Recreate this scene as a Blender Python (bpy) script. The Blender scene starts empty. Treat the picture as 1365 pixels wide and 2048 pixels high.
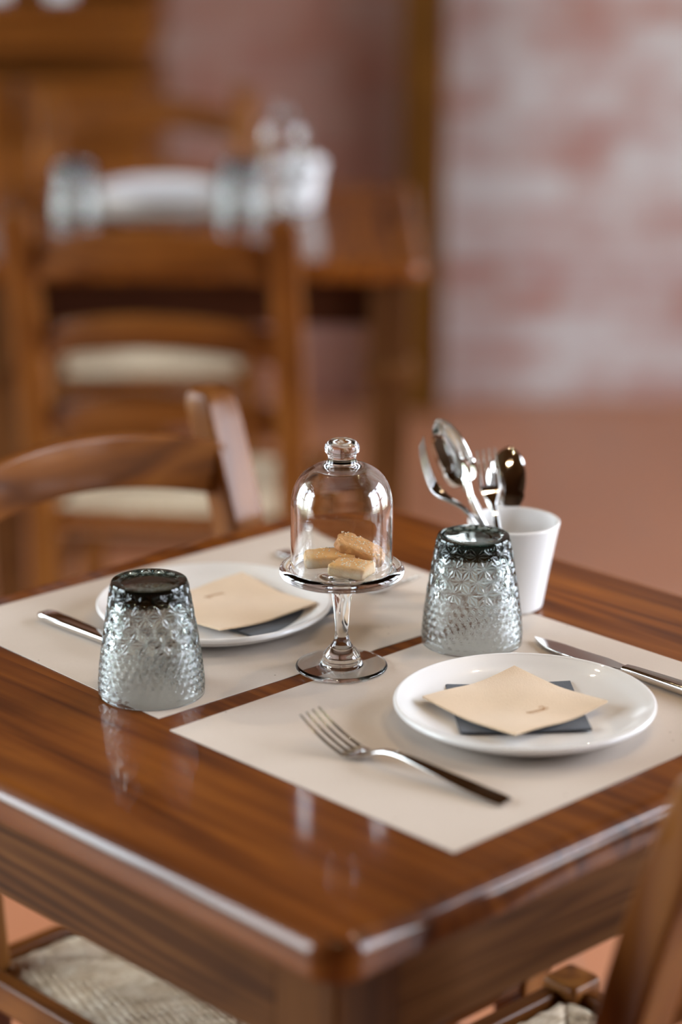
import bpy, bmesh, math, random
import numpy as np
from math import sin, cos, pi, radians, sqrt, hypot
from mathutils import Vector, Matrix

SC = bpy.context.scene
COL = SC.collection
random.seed(4)
rng = np.random.default_rng(7)
TZ = 0.75                                   # table top height
CAM = Vector((-1.0967, -1.0275, TZ + 0.7077))
YAW, PITCH, ROLL = radians(46.08), radians(17.22), radians(0.107)
F2 = Vector((cos(YAW), sin(YAW), 0)); R2 = Vector((sin(YAW), -cos(YAW), 0))
ROOM = YAW - pi / 2                          # rotation of the room about z

def rm(X, D, z=0.0):
    """room frame: X to the right, D away from the camera, z height"""
    return Vector((CAM.x, CAM.y, 0)) + R2 * X + F2 * D + Vector((0, 0, z))

# ------------------------------------------------------------------ materials
class NT:
    def __init__(s, name):
        s.m = bpy.data.materials.new(name); s.m.use_nodes = True
        s.t = s.m.node_tree; s.b = s.t.nodes['Principled BSDF']
    def n(s, typ, **kw):
        o = s.t.nodes.new(typ)
        for k, v in kw.items():
            if k.startswith('i_'):
                key = k[2:].replace('_', ' ')
                o.inputs[int(key) if key.isdigit() else key].default_value = v
            else: setattr(o, k, v)
        return o
    def l(s, a, b): s.t.links.new(a, b)
    def set(s, **kw):
        for k, v in kw.items(): s.b.inputs[k.replace('_', ' ')].default_value = v
    def coord(s, scale=(1, 1, 1), out='Object'):
        c = s.n('ShaderNodeTexCoord'); m = s.n('ShaderNodeMapping'); m.inputs['Scale'].default_value = scale
        s.l(c.outputs[out], m.inputs['Vector']); return m.outputs['Vector']
    def ramp(s, fac, stops):
        r = s.n('ShaderNodeValToRGB'); e = r.color_ramp.elements
        while len(e) < len(stops): e.new(0.5)
        for q, (p, c) in zip(e, stops): q.position = p; q.color = (*c, 1)
        s.l(fac, r.inputs['Fac']); return r.outputs['Color']
    def noise(s, vec, scale, detail=4, rough=0.55, dist=0.0):
        o = s.n('ShaderNodeTexNoise'); o.inputs['Scale'].default_value = scale
        o.inputs['Detail'].default_value = detail; o.inputs['Roughness'].default_value = rough
        o.inputs['Distortion'].default_value = dist
        s.l(vec, o.inputs['Vector']); return o
    def mix(s, fac, a, b, mode='MIX'):
        o = s.n('ShaderNodeMix', data_type='RGBA', blend_type=mode)
        for sock, v in ((0, fac), (6, a), (7, b)):
            if hasattr(v, 'is_linked'): s.l(v, o.inputs[sock])
            elif sock == 0: o.inputs[0].default_value = v
            else: o.inputs[sock].default_value = (*v, 1)
        return o.outputs[2]
    def math(s, op, a, b=0.5):
        o = s.n('ShaderNodeMath', operation=op)
        for i, v in enumerate((a, b)):
            if hasattr(v, 'is_linked'): s.l(v, o.inputs[i])
            else: o.inputs[i].default_value = v
        return o.outputs[0]
    def bump(s, h, strength=0.2, dist=0.001):
        o = s.n('ShaderNodeBump'); o.inputs['Strength'].default_value = strength; o.inputs['Distance'].default_value = dist
        s.l(h, o.inputs['Height']); s.l(o.outputs['Normal'], s.b.inputs['Normal'])

def wood(name, dark, mid, light, axis='y', rough=0.3, coat=0.6, plank=0.0, coat_rough=0.12, ring=1.0, spec=0.08, cross=22.0, bump=0.12, knots=0.0, ringf=9.0):
    k = NT(name)
    long = 1.6
    sc = {'x': (long, cross, cross), 'y': (cross, long, cross), 'z': (cross, cross, long)}[axis]
    info = k.n('ShaderNodeObjectInfo')
    base = k.coord((1, 1, 1))
    off = k.n('ShaderNodeVectorMath', operation='ADD')
    k.l(base, off.inputs[0])
    cmb = k.n('ShaderNodeCombineXYZ')
    for i in range(3): k.l(k.math('MULTIPLY', info.outputs['Random'], 3.7 + i), cmb.inputs[i])
    k.l(cmb.outputs[0], off.inputs[1])
    vec = off.outputs[0]
    pr = None
    if plank:
        sep = k.n('ShaderNodeSeparateXYZ'); k.l(base, sep.inputs[0])
        fl = k.math('FLOOR', k.math('DIVIDE', sep.outputs[0], plank), 0)
        wn = k.n('ShaderNodeTexWhiteNoise', noise_dimensions='1D'); k.l(fl, wn.inputs['W'])
        pr = wn.outputs['Value']
        ad = k.n('ShaderNodeVectorMath', operation='ADD'); k.l(vec, ad.inputs[0])
        c2 = k.n('ShaderNodeCombineXYZ'); k.l(k.math('MULTIPLY', pr, 5.0), c2.inputs[1]); k.l(k.math('MULTIPLY', pr, 3.0), c2.inputs[2])
        k.l(c2.outputs[0], ad.inputs[1]); vec = ad.outputs[0]
    mp = k.n('ShaderNodeMapping'); mp.inputs['Scale'].default_value = sc; k.l(vec, mp.inputs['Vector'])
    g = k.noise(mp.outputs[0], 1.0, 5, 0.6, 0.6)
    # growth rings: contour lines of a slow stretched noise
    mp2 = k.n('ShaderNodeMapping'); mp2.inputs['Scale'].default_value = tuple(0.42 * q for q in sc); k.l(vec, mp2.inputs['Vector'])
    slow = k.noise(mp2.outputs[0], 0.8, 2, 0.5, 0.3)
    rings = k.math('PINGPONG', k.math('MULTIPLY', slow.outputs['Fac'], ringf), 0.5)
    rings = k.math('MULTIPLY', rings, 2.0)
    fac = k.math('ADD', k.math('MULTIPLY', g.outputs['Fac'], 0.75), k.math('MULTIPLY', k.math('SUBTRACT', rings, 0.36), 0.28 * ring))
    fac = k.math('ADD', fac, 0.10)
    colr = k.ramp(fac, [(0.28, dark), (0.5, mid), (0.78, light)])
    mp3 = k.n('ShaderNodeMapping'); mp3.inputs['Scale'].default_value = tuple(6.5 * q for q in sc); k.l(vec, mp3.inputs['Vector'])
    fine = k.noise(mp3.outputs[0], 1.0, 3, 0.6)
    colr = k.mix(k.math('MULTIPLY', fine.outputs['Fac'], 0.5), colr, tuple(0.55 * q for q in mid))
    if knots:
        ks = {'x': (4.5, 13, 13), 'y': (13, 4.5, 13), 'z': (13, 13, 4.5)}[axis]
        mk = k.n('ShaderNodeMapping'); mk.inputs['Scale'].default_value = ks; k.l(vec, mk.inputs['Vector'])
        vo = k.n('ShaderNodeTexVoronoi'); vo.inputs['Scale'].default_value = 0.75; k.l(mk.outputs[0], vo.inputs['Vector'])
        kd = k.math('ADD', vo.outputs['Distance'], k.math('MULTIPLY', k.math('SUBTRACT', g.outputs['Fac'], 0.5), 0.25))
        km = k.ramp(kd, [(0.05, (1, 1, 1)), (0.13, (0.55, 0.55, 0.55)), (0.2, (0.1, 0.1, 0.1)), (0.3, (0, 0, 0))])
        colr = k.mix(k.math('MULTIPLY', km, knots), colr, tuple(0.35 * q for q in dark))
    mb = k.n('ShaderNodeMapping'); mb.inputs['Scale'].default_value = tuple(0.45 if q == long else 1.3 for q in sc); k.l(vec, mb.inputs['Vector'])
    big = k.noise(mb.outputs[0], 9.0, 4, 0.6, 0.8)
    colr = k.mix(k.math('MULTIPLY', k.ramp(big.outputs['Fac'], [(0.42, (0, 0, 0)), (0.72, (1, 1, 1))]), 0.5), colr, dark)
    if pr is not None:
        hs = k.n('ShaderNodeHueSaturation'); k.l(colr, hs.inputs['Color'])
        k.l(k.math('ADD', k.math('MULTIPLY', pr, 0.30), 0.85), hs.inputs['Value']); colr = hs.outputs[0]
    k.l(colr, k.b.inputs['Base Color'])
    k.set(Roughness=0.55, Specular_IOR_Level=spec, Coat_Weight=coat, Coat_Roughness=coat_rough, Coat_IOR=1.5)
    k.bump(k.math('ADD', k.math('MULTIPLY', fine.outputs['Fac'], 0.5), fac), bump, 0.0012)
    return k.m

def plain(name, col, rough=0.5, var=0.06, scale=30, metallic=0.0, bump=0.0, bscale=200, **kw):
    k = NT(name); v = k.coord()
    n = k.noise(v, scale, 3)
    c = k.mix(n.outputs['Fac'], tuple(q * (1 - var) for q in col), tuple(min(1, q * (1 + var)) for q in col))
    k.l(c, k.b.inputs['Base Color']); k.set(Roughness=rough, Metallic=metallic, **kw)
    if bump: k.bump(k.noise(v, bscale, 3).outputs['Fac'], bump, 0.001)
    return k.m

def glass(name, col, rough=0.0, ior=1.48):
    k = NT(name); k.set(Base_Color=(*col, 1), Roughness=rough, IOR=ior, Transmission_Weight=1.0)
    return k.m

M = {}
M['top'] = wood('varnished_tabletop_wood', (0.065, 0.014, 0.0015), (0.195, 0.053, 0.0052), (0.30, 0.094, 0.0105), 'y', 0.32, 0.65, plank=0.095, coat_rough=0.10, cross=38.0, ring=1.1, knots=0.45)
M['apron_x'] = wood('apron_wood_long', (0.07, 0.025, 0.006), (0.165, 0.068, 0.019), (0.26, 0.12, 0.038), 'x', 0.5, 0.08, coat_rough=0.3, ring=1.1, cross=34.0, knots=0.6, ringf=20.0)
M['apron_y'] = wood('apron_wood_side', (0.030, 0.010, 0.0025), (0.105, 0.038, 0.010), (0.20, 0.083, 0.024), 'y', 0.5, 0.08, coat_rough=0.3, ring=1.2, cross=36.0, knots=0.9, ringf=20.0)
M['apron_dark'] = wood('shade_darkened_apron_wood', (0.018, 0.005, 0.002), (0.045, 0.012, 0.004), (0.07, 0.022, 0.007), 'x', 0.5, 0.05, coat_rough=0.3)  # rear table aprons: under-table shade put into the wood colour
M['leg'] = wood('table_leg_wood', (0.05, 0.017, 0.005), (0.125, 0.048, 0.013), (0.20, 0.083, 0.025), 'z', 0.5, 0.08, coat_rough=0.3)
M['ch_z'] = wood('chair_wood_upright', (0.07, 0.020, 0.003), (0.195, 0.064, 0.010), (0.31, 0.12, 0.022), 'z', 0.36, 0.28)
M['ch_x'] = wood('chair_wood_rail', (0.06, 0.017, 0.003), (0.17, 0.053, 0.008), (0.275, 0.10, 0.019), 'x', 0.36, 0.28)
M['ch_y'] = wood('chair_wood_side', (0.06, 0.017, 0.003), (0.17, 0.053, 0.008), (0.275, 0.10, 0.019), 'y', 0.36, 0.28)
M['cab'] = wood('sideboard_wood', (0.07, 0.018, 0.002), (0.15, 0.044, 0.005), (0.23, 0.075, 0.010), 'x', 0.4, 0.3)
M['cabz'] = wood('sideboard_upright_wood', (0.07, 0.018, 0.002), (0.15, 0.044, 0.005), (0.23, 0.075, 0.010), 'z', 0.4, 0.3)
M['post'] = wood('timber_post_wood', (0.05, 0.018, 0.002), (0.105, 0.038, 0.004), (0.14, 0.055, 0.008), 'z', 0.6, 0.05)
M['ceil'] = wood('ceiling_board_wood', (0.05, 0.022, 0.008), (0.10, 0.048, 0.02), (0.14, 0.075, 0.035), 'x', 0.6, 0.0)
M['frame'] = wood('window_frame_wood', (0.04, 0.02, 0.01), (0.08, 0.04, 0.02), (0.1, 0.05, 0.03), 'z', 0.5, 0.1)
M['glass'] = glass('clear_glass', (0.985, 0.995, 0.99))
M['smoke'] = glass('grey_green_pressed_glass', (1.0, 1.0, 1.0), ior=1.5)
_t = M['smoke'].node_tree; _a = _t.nodes.new('ShaderNodeVolumeAbsorption'); _a.inputs['Color'].default_value = (0.50, 0.565, 0.54, 1); _a.inputs['Density'].default_value = 165.0
_t.links.new(_a.outputs[0], _t.nodes['Material Output'].inputs['Volume'])
M['steel'] = plain('polished_steel', (0.66, 0.64, 0.615), 0.06, 0.02, metallic=1.0)
M['china'] = plain('white_glazed_china', (0.82, 0.81, 0.80), 0.30, 0.01, Coat_Weight=0.8, Coat_Roughness=0.02, Specular_IOR_Level=0.2)
M['ink'] = plain('brown_print', (0.40, 0.22, 0.11), 0.8)

def napkin_mat(name, col, rough=0.9):
    k = NT(name); v = k.coord()
    n = k.noise(v, 45, 3)
    c = k.mix(n.outputs['Fac'], tuple(q * 0.92 for q in col), tuple(q * 1.06 for q in col))
    k.l(c, k.b.inputs['Base Color']); k.set(Roughness=rough, Sheen_Weight=0.2)
    w = k.n('ShaderNodeTexVoronoi', feature='F1'); w.inputs['Scale'].default_value = 900; k.l(v, w.inputs['Vector'])
    k.bump(w.outputs['Distance'], 0.35, 0.0006)
    return k.m
M['nap'] = napkin_mat('beige_paper_napkin', (0.64, 0.475, 0.31))
M['navy'] = napkin_mat('dark_navy_paper_napkin', (0.035, 0.040, 0.052))

def kraft():
    k = NT('kraft_paper'); v = k.coord()
    n = k.noise(v, 14, 6, 0.65); n2 = k.noise(k.coord((1, 3, 1)), 420, 2)
    c = k.mix(n.outputs['Fac'], (0.575, 0.497, 0.43), (0.645, 0.565, 0.495))
    c = k.mix(k.math('MULTIPLY', n2.outputs['Fac'], 0.25), c, (0.40, 0.32, 0.25))
    sp = k.n('ShaderNodeTexVoronoi'); sp.inputs['Scale'].default_value = 90; k.l(v, sp.inputs['Vector'])
    sel = k.math('MULTIPLY', k.math('LESS_THAN', sp.outputs['Distance'], 0.075), k.math('GREATER_THAN', sp.outputs['Color'], 0.72))
    c = k.mix(k.math('MULTIPLY', sel, 0.7), c, (0.13, 0.08, 0.045))
    k.l(c, k.b.inputs['Base Color']); k.set(Roughness=0.8)
    k.bump(n2.outputs['Fac'], 0.15, 0.0004)
    return k.m
M['kraft'] = kraft()

def rush():
    k = NT('woven_rush'); v = k.coord()
    n = k.noise(v, 55, 4, 0.7); n2 = k.noise(v, 9, 3)
    c = k.ramp(n.outputs['Fac'], [(0.25, (0.30, 0.19, 0.095)), (0.45, (0.60, 0.45, 0.285)), (0.7, (0.82, 0.69, 0.50))])
    c = k.mix(k.math('MULTIPLY', n2.outputs['Fac'], 0.4), c, (0.52, 0.42, 0.30))
    k.l(c, k.b.inputs['Base Color']); k.set(Roughness=0.65); k.bump(n.outputs['Fac'], 0.3, 0.001)
    return k.m
M['rush'] = rush()

def cookie_mat(name, side, top):
    k = NT(name); v = k.coord()
    n = k.noise(v, 160, 5, 0.7); n2 = k.noise(v, 40, 3)
    geo = k.n('ShaderNodeNewGeometry')
    c = k.mix(n2.outputs['Fac'], side, tuple(0.72 * q for q in side))
    # baked colour of the crust follows the object's own height
    sep = k.n('ShaderNodeSeparateXYZ'); k.l(v, sep.inputs[0])
    f = k.ramp(k.math('ADD', k.math('MULTIPLY', sep.outputs[2], 98.0), k.math('MULTIPLY', k.math('SUBTRACT', n2.outputs['Fac'], 0.5), 0.8)), [(0.55, (0, 0, 0)), (0.95, (1, 1, 1))])
    c = k.mix(f, c, top)
    c = k.mix(k.math('MULTIPLY', k.math('GREATER_THAN', n.outputs['Fac'], 0.62), 0.35), c, tuple(min(1, 1.5 * q) for q in top))
    k.l(c, k.b.inputs['Base Color']); k.set(Roughness=0.6, Subsurface_Weight=0.1, Subsurface_Radius=(0.004, 0.002, 0.001))
    k.bump(n.outputs['Fac'], 0.9, 0.0016)
    return k.m
M['cookie'] = cookie_mat('pale_shortbread', (0.93, 0.68, 0.42), (0.80, 0.43, 0.15))
M['cookie2'] = cookie_mat('golden_biscuit', (0.58, 0.26, 0.085), (0.70, 0.36, 0.13))
M['sugar'] = plain('sugar_grain', (0.92, 0.80, 0.60), 0.3, 0.05)

def brick(name, c1, c2, mortar, wash, amount):
    k = NT(name)
    co = k.n('ShaderNodeTexCoord'); sep = k.n('ShaderNodeSeparateXYZ'); k.l(co.outputs['Object'], sep.inputs[0])
    cb = k.n('ShaderNodeCombineXYZ'); k.l(sep.outputs[0], cb.inputs[0]); k.l(sep.outputs[2], cb.inputs[1])
    b = k.n('ShaderNodeTexBrick'); k.l(cb.outputs[0], b.inputs['Vector'])
    for q, v in (('Scale', 1.0), ('Brick Width', 0.26), ('Row Height', 0.068), ('Mortar Size', 0.007), ('Mortar Smooth', 0.3), ('Bias', 0.0)):
        b.inputs[q].default_value = v
    b.inputs['Color1'].default_value = (*c1, 1); b.inputs['Color2'].default_value = (*c2, 1); b.inputs['Mortar'].default_value = (*mortar, 1)
    v = k.coord((1, 1, 1.6))
    n = k.noise(v, 3.2, 5, 0.6); n2 = k.noise(v, 25, 4)
    c = k.mix(k.math('MULTIPLY', n2.outputs['Fac'], 0.5), b.outputs['Color'], tuple(0.6 * q for q in c1))
    wn = k.n('ShaderNodeTexBrick'); k.l(cb.outputs[0], wn.inputs['Vector'])
    for q, vv in (('Scale', 1.0), ('Brick Width', 0.26), ('Row Height', 0.068), ('Mortar Size', 0.0)): wn.inputs[q].default_value = vv
    wn.inputs['Color1'].default_value = (0, 0, 0, 1); wn.inputs['Color2'].default_value = (1, 1, 1, 1)
    f = k.math('ADD', n.outputs['Fac'], k.math('MULTIPLY', wn.outputs['Color'], 0.22))
    f = k.math('ADD', f, k.math('MULTIPLY', n2.outputs['Fac'], 0.15))
    w = k.ramp(f, [(0.50, (0, 0, 0)), (0.82, (1, 1, 1))])
    c = k.mix(k.math('MULTIPLY', w, amount), c, wash)
    k.l(c, k.b.inputs['Base Color']); k.set(Roughness=0.85)
    k.bump(k.math('ADD', b.outputs['Fac'], k.math('MULTIPLY', n2.outputs['Fac'], -0.6)), -0.6, 0.01)
    return k.m
M['brick_r'] = brick('limewashed_brick', (0.32, 0.145, 0.11), (0.27, 0.085, 0.072), (0.36, 0.27, 0.22), (0.45, 0.415, 0.39), 0.85)
M['brick_l'] = brick('bare_red_brick', (0.36, 0.14, 0.09), (0.28, 0.085, 0.06), (0.36, 0.21, 0.14), (0.46, 0.34, 0.28), 0.45)
M['plaster'] = plain('warm_plaster', (0.15, 0.088, 0.052), 0.85, 0.08, 2)

def tiles():
    k = NT('terracotta_tiles'); v = k.coord()
    b = k.n('ShaderNodeTexBrick', offset=0.5); k.l(v, b.inputs['Vector'])
    for q, vv in (('Scale', 1.0), ('Brick Width', 0.30), ('Row Height', 0.30), ('Mortar Size', 0.004)): b.inputs[q].default_value = vv
    b.inputs['Color1'].default_value = (0.37, 0.145, 0.070, 1); b.inputs['Color2'].default_value = (0.33, 0.125, 0.058, 1); b.inputs['Mortar'].default_value = (0.28, 0.14, 0.09, 1)
    n = k.noise(v, 7, 4)
    c = k.mix(k.math('MULTIPLY', n.outputs['Fac'], 0.4), b.outputs['Color'], (0.41, 0.19, 0.105))
    k.l(c, k.b.inputs['Base Color']); k.set(Roughness=0.38)
    k.bump(k.math('ADD', b.outputs['Fac'], k.math('MULTIPLY', n.outputs['Fac'], -0.3)), -0.2, 0.003)
    return k.m
M['tiles'] = tiles()

# ------------------------------------------------------------------ geometry
class G:
    """collects vertices and faces of ONE mesh"""
    def __init__(s): s.v = []; s.f = []
    def add(s, v, f, mat=None):
        o = len(s.v)
        s.v += [tuple(mat @ Vector(p)) for p in v] if mat is not None else [tuple(p) for p in v]
        s.f += [tuple(i + o for i in q) for q in f]; return s
    def box(s, c, d, bev=0.0, seg=2, mat=None):
        bm = bmesh.new(); bmesh.ops.create_cube(bm, size=1.0)
        for q in bm.verts: q.co = Vector((q.co.x * d[0] + c[0], q.co.y * d[1] + c[1], q.co.z * d[2] + c[2]))
        if bev: bmesh.ops.bevel(bm, geom=bm.edges[:], offset=bev, segments=seg, profile=0.5, affect='EDGES')
        bm.verts.ensure_lookup_table()
        s.add([q.co[:] for q in bm.verts], [[q.index for q in f.verts] for f in bm.faces], mat); bm.free(); return s
    def loft(s, rings, caps=True, closed=True, mat=None):
        n = len(rings[0]); v = [p for r in rings for p in r]; f = []
        for i in range(len(rings) - 1):
            for j in range(n if closed else n - 1):
                a, b = i * n + j, i * n + (j + 1) % n
                f.append((a, b, b + n, a + n))
        if caps:
            f.append(tuple(range(n - 1, -1, -1))); f.append(tuple((len(rings) - 1) * n + j for j in range(n)))
        return s.add(v, f, mat)
    def lathe(s, prof, n=64, mat=None):
        """prof: (r, z) pairs; r == 0 at an end closes it with a pole"""
        v, f, rows = [], [], []
        for r, z in prof:
            if r < 1e-7: rows.append([len(v)]); v.append((0, 0, z))
            else:
                rows.append(list(range(len(v), len(v) + n)))
                v += [(r * cos(2 * pi * j / n), r * sin(2 * pi * j / n), z) for j in range(n)]
        for A, B in zip(rows, rows[1:]):
            for j in range(n):
                k = (j + 1) % n
                if len(A) == 1: f.append((A[0], B[k], B[j]))
                elif len(B) == 1: f.append((A[j], A[k], B[0]))
                else: f.append((A[j], A[k], B[k], B[j]))
        return s.add(v, f, mat)
    def tube(s, a, b, r0, r1=None, n=14):
        r1 = r0 if r1 is None else r1
        a, b = Vector(a), Vector(b); q = (b - a).to_track_quat('Z', 'Y').to_matrix()
        rings = [[tuple(p + q @ Vector((r * cos(2 * pi * j / n), r * sin(2 * pi * j / n), 0))) for j in range(n)] for p, r in ((a, r0), (b, r1))]
        return s.loft(rings)
    def build(s, name, mat, parent=None, smooth=35, recalc=True, wn=False):
        me = bpy.data.meshes.new(name); me.from_pydata(s.v, [], s.f)
        if recalc:
            bm = bmesh.new(); bm.from_mesh(me); bmesh.ops.recalc_face_normals(bm, faces=bm.faces); bm.to_mesh(me); bm.free()
        if smooth:
            me.polygons.foreach_set('use_smooth', [True] * len(me.polygons))
            me.set_sharp_from_angle(angle=radians(smooth))
        me.materials.append(mat)
        o = bpy.data.objects.new(name, me); COL.objects.link(o)
        if parent: o.parent = parent
        if wn:
            w = o.modifiers.new('weighted_normals', 'WEIGHTED_NORMAL'); w.keep_sharp = True; w.weight = 80
        return o

def smooth_prof(pts, k=6):
    """Catmull-Rom through (r, z) points"""
    p = [pts[0]] + list(pts) + [pts[-1]]; out = []
    for i in range(1, len(p) - 2):
        for t in np.linspace(0, 1, k, endpoint=False):
            out.append(tuple(0.5 * (2 * p[i][a] + (p[i + 1][a] - p[i - 1][a]) * t + (2 * p[i - 1][a] - 5 * p[i][a] + 4 * p[i + 1][a] - p[i + 2][a]) * t * t
                       + (3 * p[i][a] - p[i - 1][a] - 3 * p[i + 1][a] + p[i + 2][a]) * t ** 3) for a in (0, 1)))
    out.append(tuple(pts[-1])); return [(max(r, 0), z) for r, z in out]

def rr(w, h, r, n=4):
    """rounded rectangle, counter-clockwise"""
    r = min(r, w / 2 - 1e-6, h / 2 - 1e-6); out = []
    for cx, cy, a in ((w / 2 - r, h / 2 - r, 0), (-w / 2 + r, h / 2 - r, pi / 2), (-w / 2 + r, -h / 2 + r, pi), (w / 2 - r, -h / 2 + r, 1.5 * pi)):
        for i in range(n): t = a + pi / 2 * i / (n - 1); out.append((cx + r * cos(t), cy + r * sin(t)))
    return out

def tag(o, label=None, cat=None, group=None, kind=None):
    for k, v in (('label', label), ('category', cat), ('group', group), ('kind', kind)):
        if v: o[k] = v
    return o

def empty(name, loc=(0, 0, 0), rz=0.0):
    o = bpy.data.objects.new(name, None); COL.objects.link(o); o.location = loc; o.rotation_euler = (0, 0, rz)
    o.empty_display_size = 0.05; return o

def copy_tree(o, parent=None):
    c = o.copy(); COL.objects.link(c); c.parent = parent
    if parent is not None: c.matrix_parent_inverse = Matrix()
    for ch in list(o.children): copy_tree(ch, c)
    return c

def place(o, loc, rz=0.0, label=None, group=None, mat=None):
    if mat is not None:
        o.rotation_mode = 'QUATERNION'; o.location = mat.to_translation(); o.rotation_quaternion = mat.to_quaternion(); o.scale = mat.to_scale()
    else: o.location = loc; o.rotation_euler = (0, 0, rz)
    if label: o['label'] = label
    if group: o['group'] = group
    return o

# ------------------------------------------------------------------ the room
def struct(name, g, mat, X, D, z=0.0, smooth=0):
    o = g.build(name, mat, smooth=smooth); o.location = rm(X, D, z); o.rotation_euler = (0, 0, ROOM)
    return tag(o, kind='structure')
XL, XR, DB, DF, H = -3.3, 3.1, 5.62, -2.6, 3.0
struct('floor', G().box(((XL + XR) / 2, (DB + DF) / 2, -0.05), (XR - XL + 0.6, DB - DF + 0.6, 0.1)), M['tiles'], 0, 0)
struct('ceiling', G().box(((XL + XR) / 2, (DB + DF) / 2, H + 0.06), (XR - XL + 0.6, DB - DF + 0.6, 0.12)), M['ceil'], 0, 0)
PXL, PXR = 0.137, 0.236
struct('wall_back_left', G().box(((XL - 0.3 + PXL) / 2 + 0.02, 0.15, H / 2), (PXL - XL + 0.3 + 0.04, 0.3, H)), M['brick_l'], 0, DB)
struct('wall_back_right', G().box(((XR + 0.3 + PXR) / 2 - 0.02, 0.15, H / 2), (XR + 0.3 - PXR + 0.04, 0.3, H)), M['brick_r'], 0, DB)
struct('trim_1', G().box((0, 0, H / 2), (PXR - PXL, 0.14, H - 0.002), 0.006), M['post'], (PXL + PXR) / 2, DB - 0.07, 0.0, 30)
struct('wall_front', G().box(((XL + XR) / 2, -0.15, H / 2), (XR - XL + 0.6, 0.3, H)), M['plaster'], 0, DF)

def side_wall(name, X, sgn, wins, mat):
    """wall along D with window openings (d0, d1, z0, z1)"""
    g = G(); cx = sgn * 0.15; d = DF
    for (d0, d1, z0, z1) in wins:
        g.box((cx, (d + d0) / 2, H / 2), (0.3, d0 - d, H))
        g.box((cx, (d0 + d1) / 2, z0 / 2), (0.3, d1 - d0, z0)); g.box((cx, (d0 + d1) / 2, (H + z1) / 2), (0.3, d1 - d0, H - z1)); d = d1
    g.box((cx, (d + DB) / 2, H / 2), (0.3, DB - d, H))
    struct(name, g, mat, X, 0)
WIN_L = [(0.85, 2.20, 0.35, 2.75), (2.60, 4.40, 0.35, 2.75)]
WIN_R = [(0.85, 2.20, 0.35, 2.75), (2.60, 4.40, 0.35, 2.75)]
side_wall('wall_left', XL, -1, WIN_L, M['plaster']); side_wall('wall_right', XR, 1, WIN_R, M['plaster'])
wi = 0
for X, sgn, wins in ((XL, -1, WIN_L), (XR, 1, WIN_R)):
    for (d0, d1, z0, z1) in wins:
        wi += 1; w, h = d1 - d0, z1 - z0; g = G()
        t = 0.06
        for y in (0, w / 2, w): g.box((0, y, h / 2), (0.07, 0.10 if y == w / 2 else t, h + 0.02))
        for k in range(4): g.box((0, w / 2, h * k / 3), (0.06, w + 0.02, t if k in (0, 3) else 0.06))
        struct('window_%d' % wi, g, M['frame'], X + sgn * 0.12, d0, z0)
        la = bpy.data.lights.new('window_portal', 'AREA'); la.shape = 'RECTANGLE'; la.size = w; la.size_y = h
        la.cycles.is_portal = True
        lo = bpy.data.objects.new('window_portal', la); COL.objects.link(lo)
        lo.location = rm(X + sgn * 0.2, (d0 + d1) / 2, (z0 + z1) / 2)
        lo.rotation_euler = (R2 * -sgn).to_track_quat('-Z', 'Y').to_euler()

# ------------------------------------------------------------------ tables
def rounded_slab(w, d, rc, t, rtop, rbot):
    """rounded-corner slab, top at z = 0, eased top and bottom edges"""
    g = G(); rings = []
    prof = [(rbot * (1 - cos(a)), -t + rbot * (1 - sin(a))) for a in np.linspace(0, pi / 2, 4)]
    prof = [(rbot - rbot * sin(a), -t + rbot - rbot * cos(a)) for a in np.linspace(0, pi / 2, 4)]
    prof += [(rtop - rtop * cos(a), -rtop + rtop * sin(a)) for a in np.linspace(0, pi / 2, 9)]
    for ins, z in prof:
        rings.append([(x, y, z) for x, y in rr(w - 2 * ins, d - 2 * ins, max(rc - ins, 0.004), 10)])
    return g.loft(rings)

def table(name, label, group, loc, rz, block=False):
    t = tag(empty(name, loc, rz), label, 'table', group)
    rounded_slab(0.70, 0.70, 0.026, 0.030, 0.014, 0.004).build('tabletop', M['top'], t,50, wn=True).location = (0, 0, TZ)
    lw, e = 0.060, 0.328
    ah, az = 0.078, TZ - 0.030 - 0.039
    for s in (-1, 1):
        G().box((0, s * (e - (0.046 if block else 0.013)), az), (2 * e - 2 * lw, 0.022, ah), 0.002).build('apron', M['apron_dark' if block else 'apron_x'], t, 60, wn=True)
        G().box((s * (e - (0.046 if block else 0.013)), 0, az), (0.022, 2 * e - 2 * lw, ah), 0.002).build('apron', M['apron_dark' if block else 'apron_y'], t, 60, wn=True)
    for sx in (-1, 1):
        for sy in (-1, 1):
            z1 = TZ - 0.030; q = []
            for z, w in ((0, 0.044), (0.3, 0.053), (z1 - 0.085, lw), (z1, lw)):
                o = (lw - w) / 2
                q.append([(sx * (e - lw / 2 - o) + x, sy * (e - lw / 2 - o) + y, z) for x, y in rr(w, w, 0.004)])
            leg = G().loft(q).build('leg', M['leg'], t, 50, wn=True)
            if block:
                G().box((sx * (e - lw / 2), sy * (e - lw / 2), 0.575), (0.078, 0.078, 0.030), 0.008).build('collar', M['leg'], leg)
    return t
TC = Vector((0.193, 0.303, 0))
T1 = table('dining_table', 'varnished brown wooden table in front, set with glasses, plates and a cake stand', 'square wooden dining tables', TC, 0)
T2 = table('dining_table', 'blurred wooden table further back by the brick wall, set with a white plate', 'square wooden dining tables', rm(-0.225, 3.88), ROOM, True)

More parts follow.
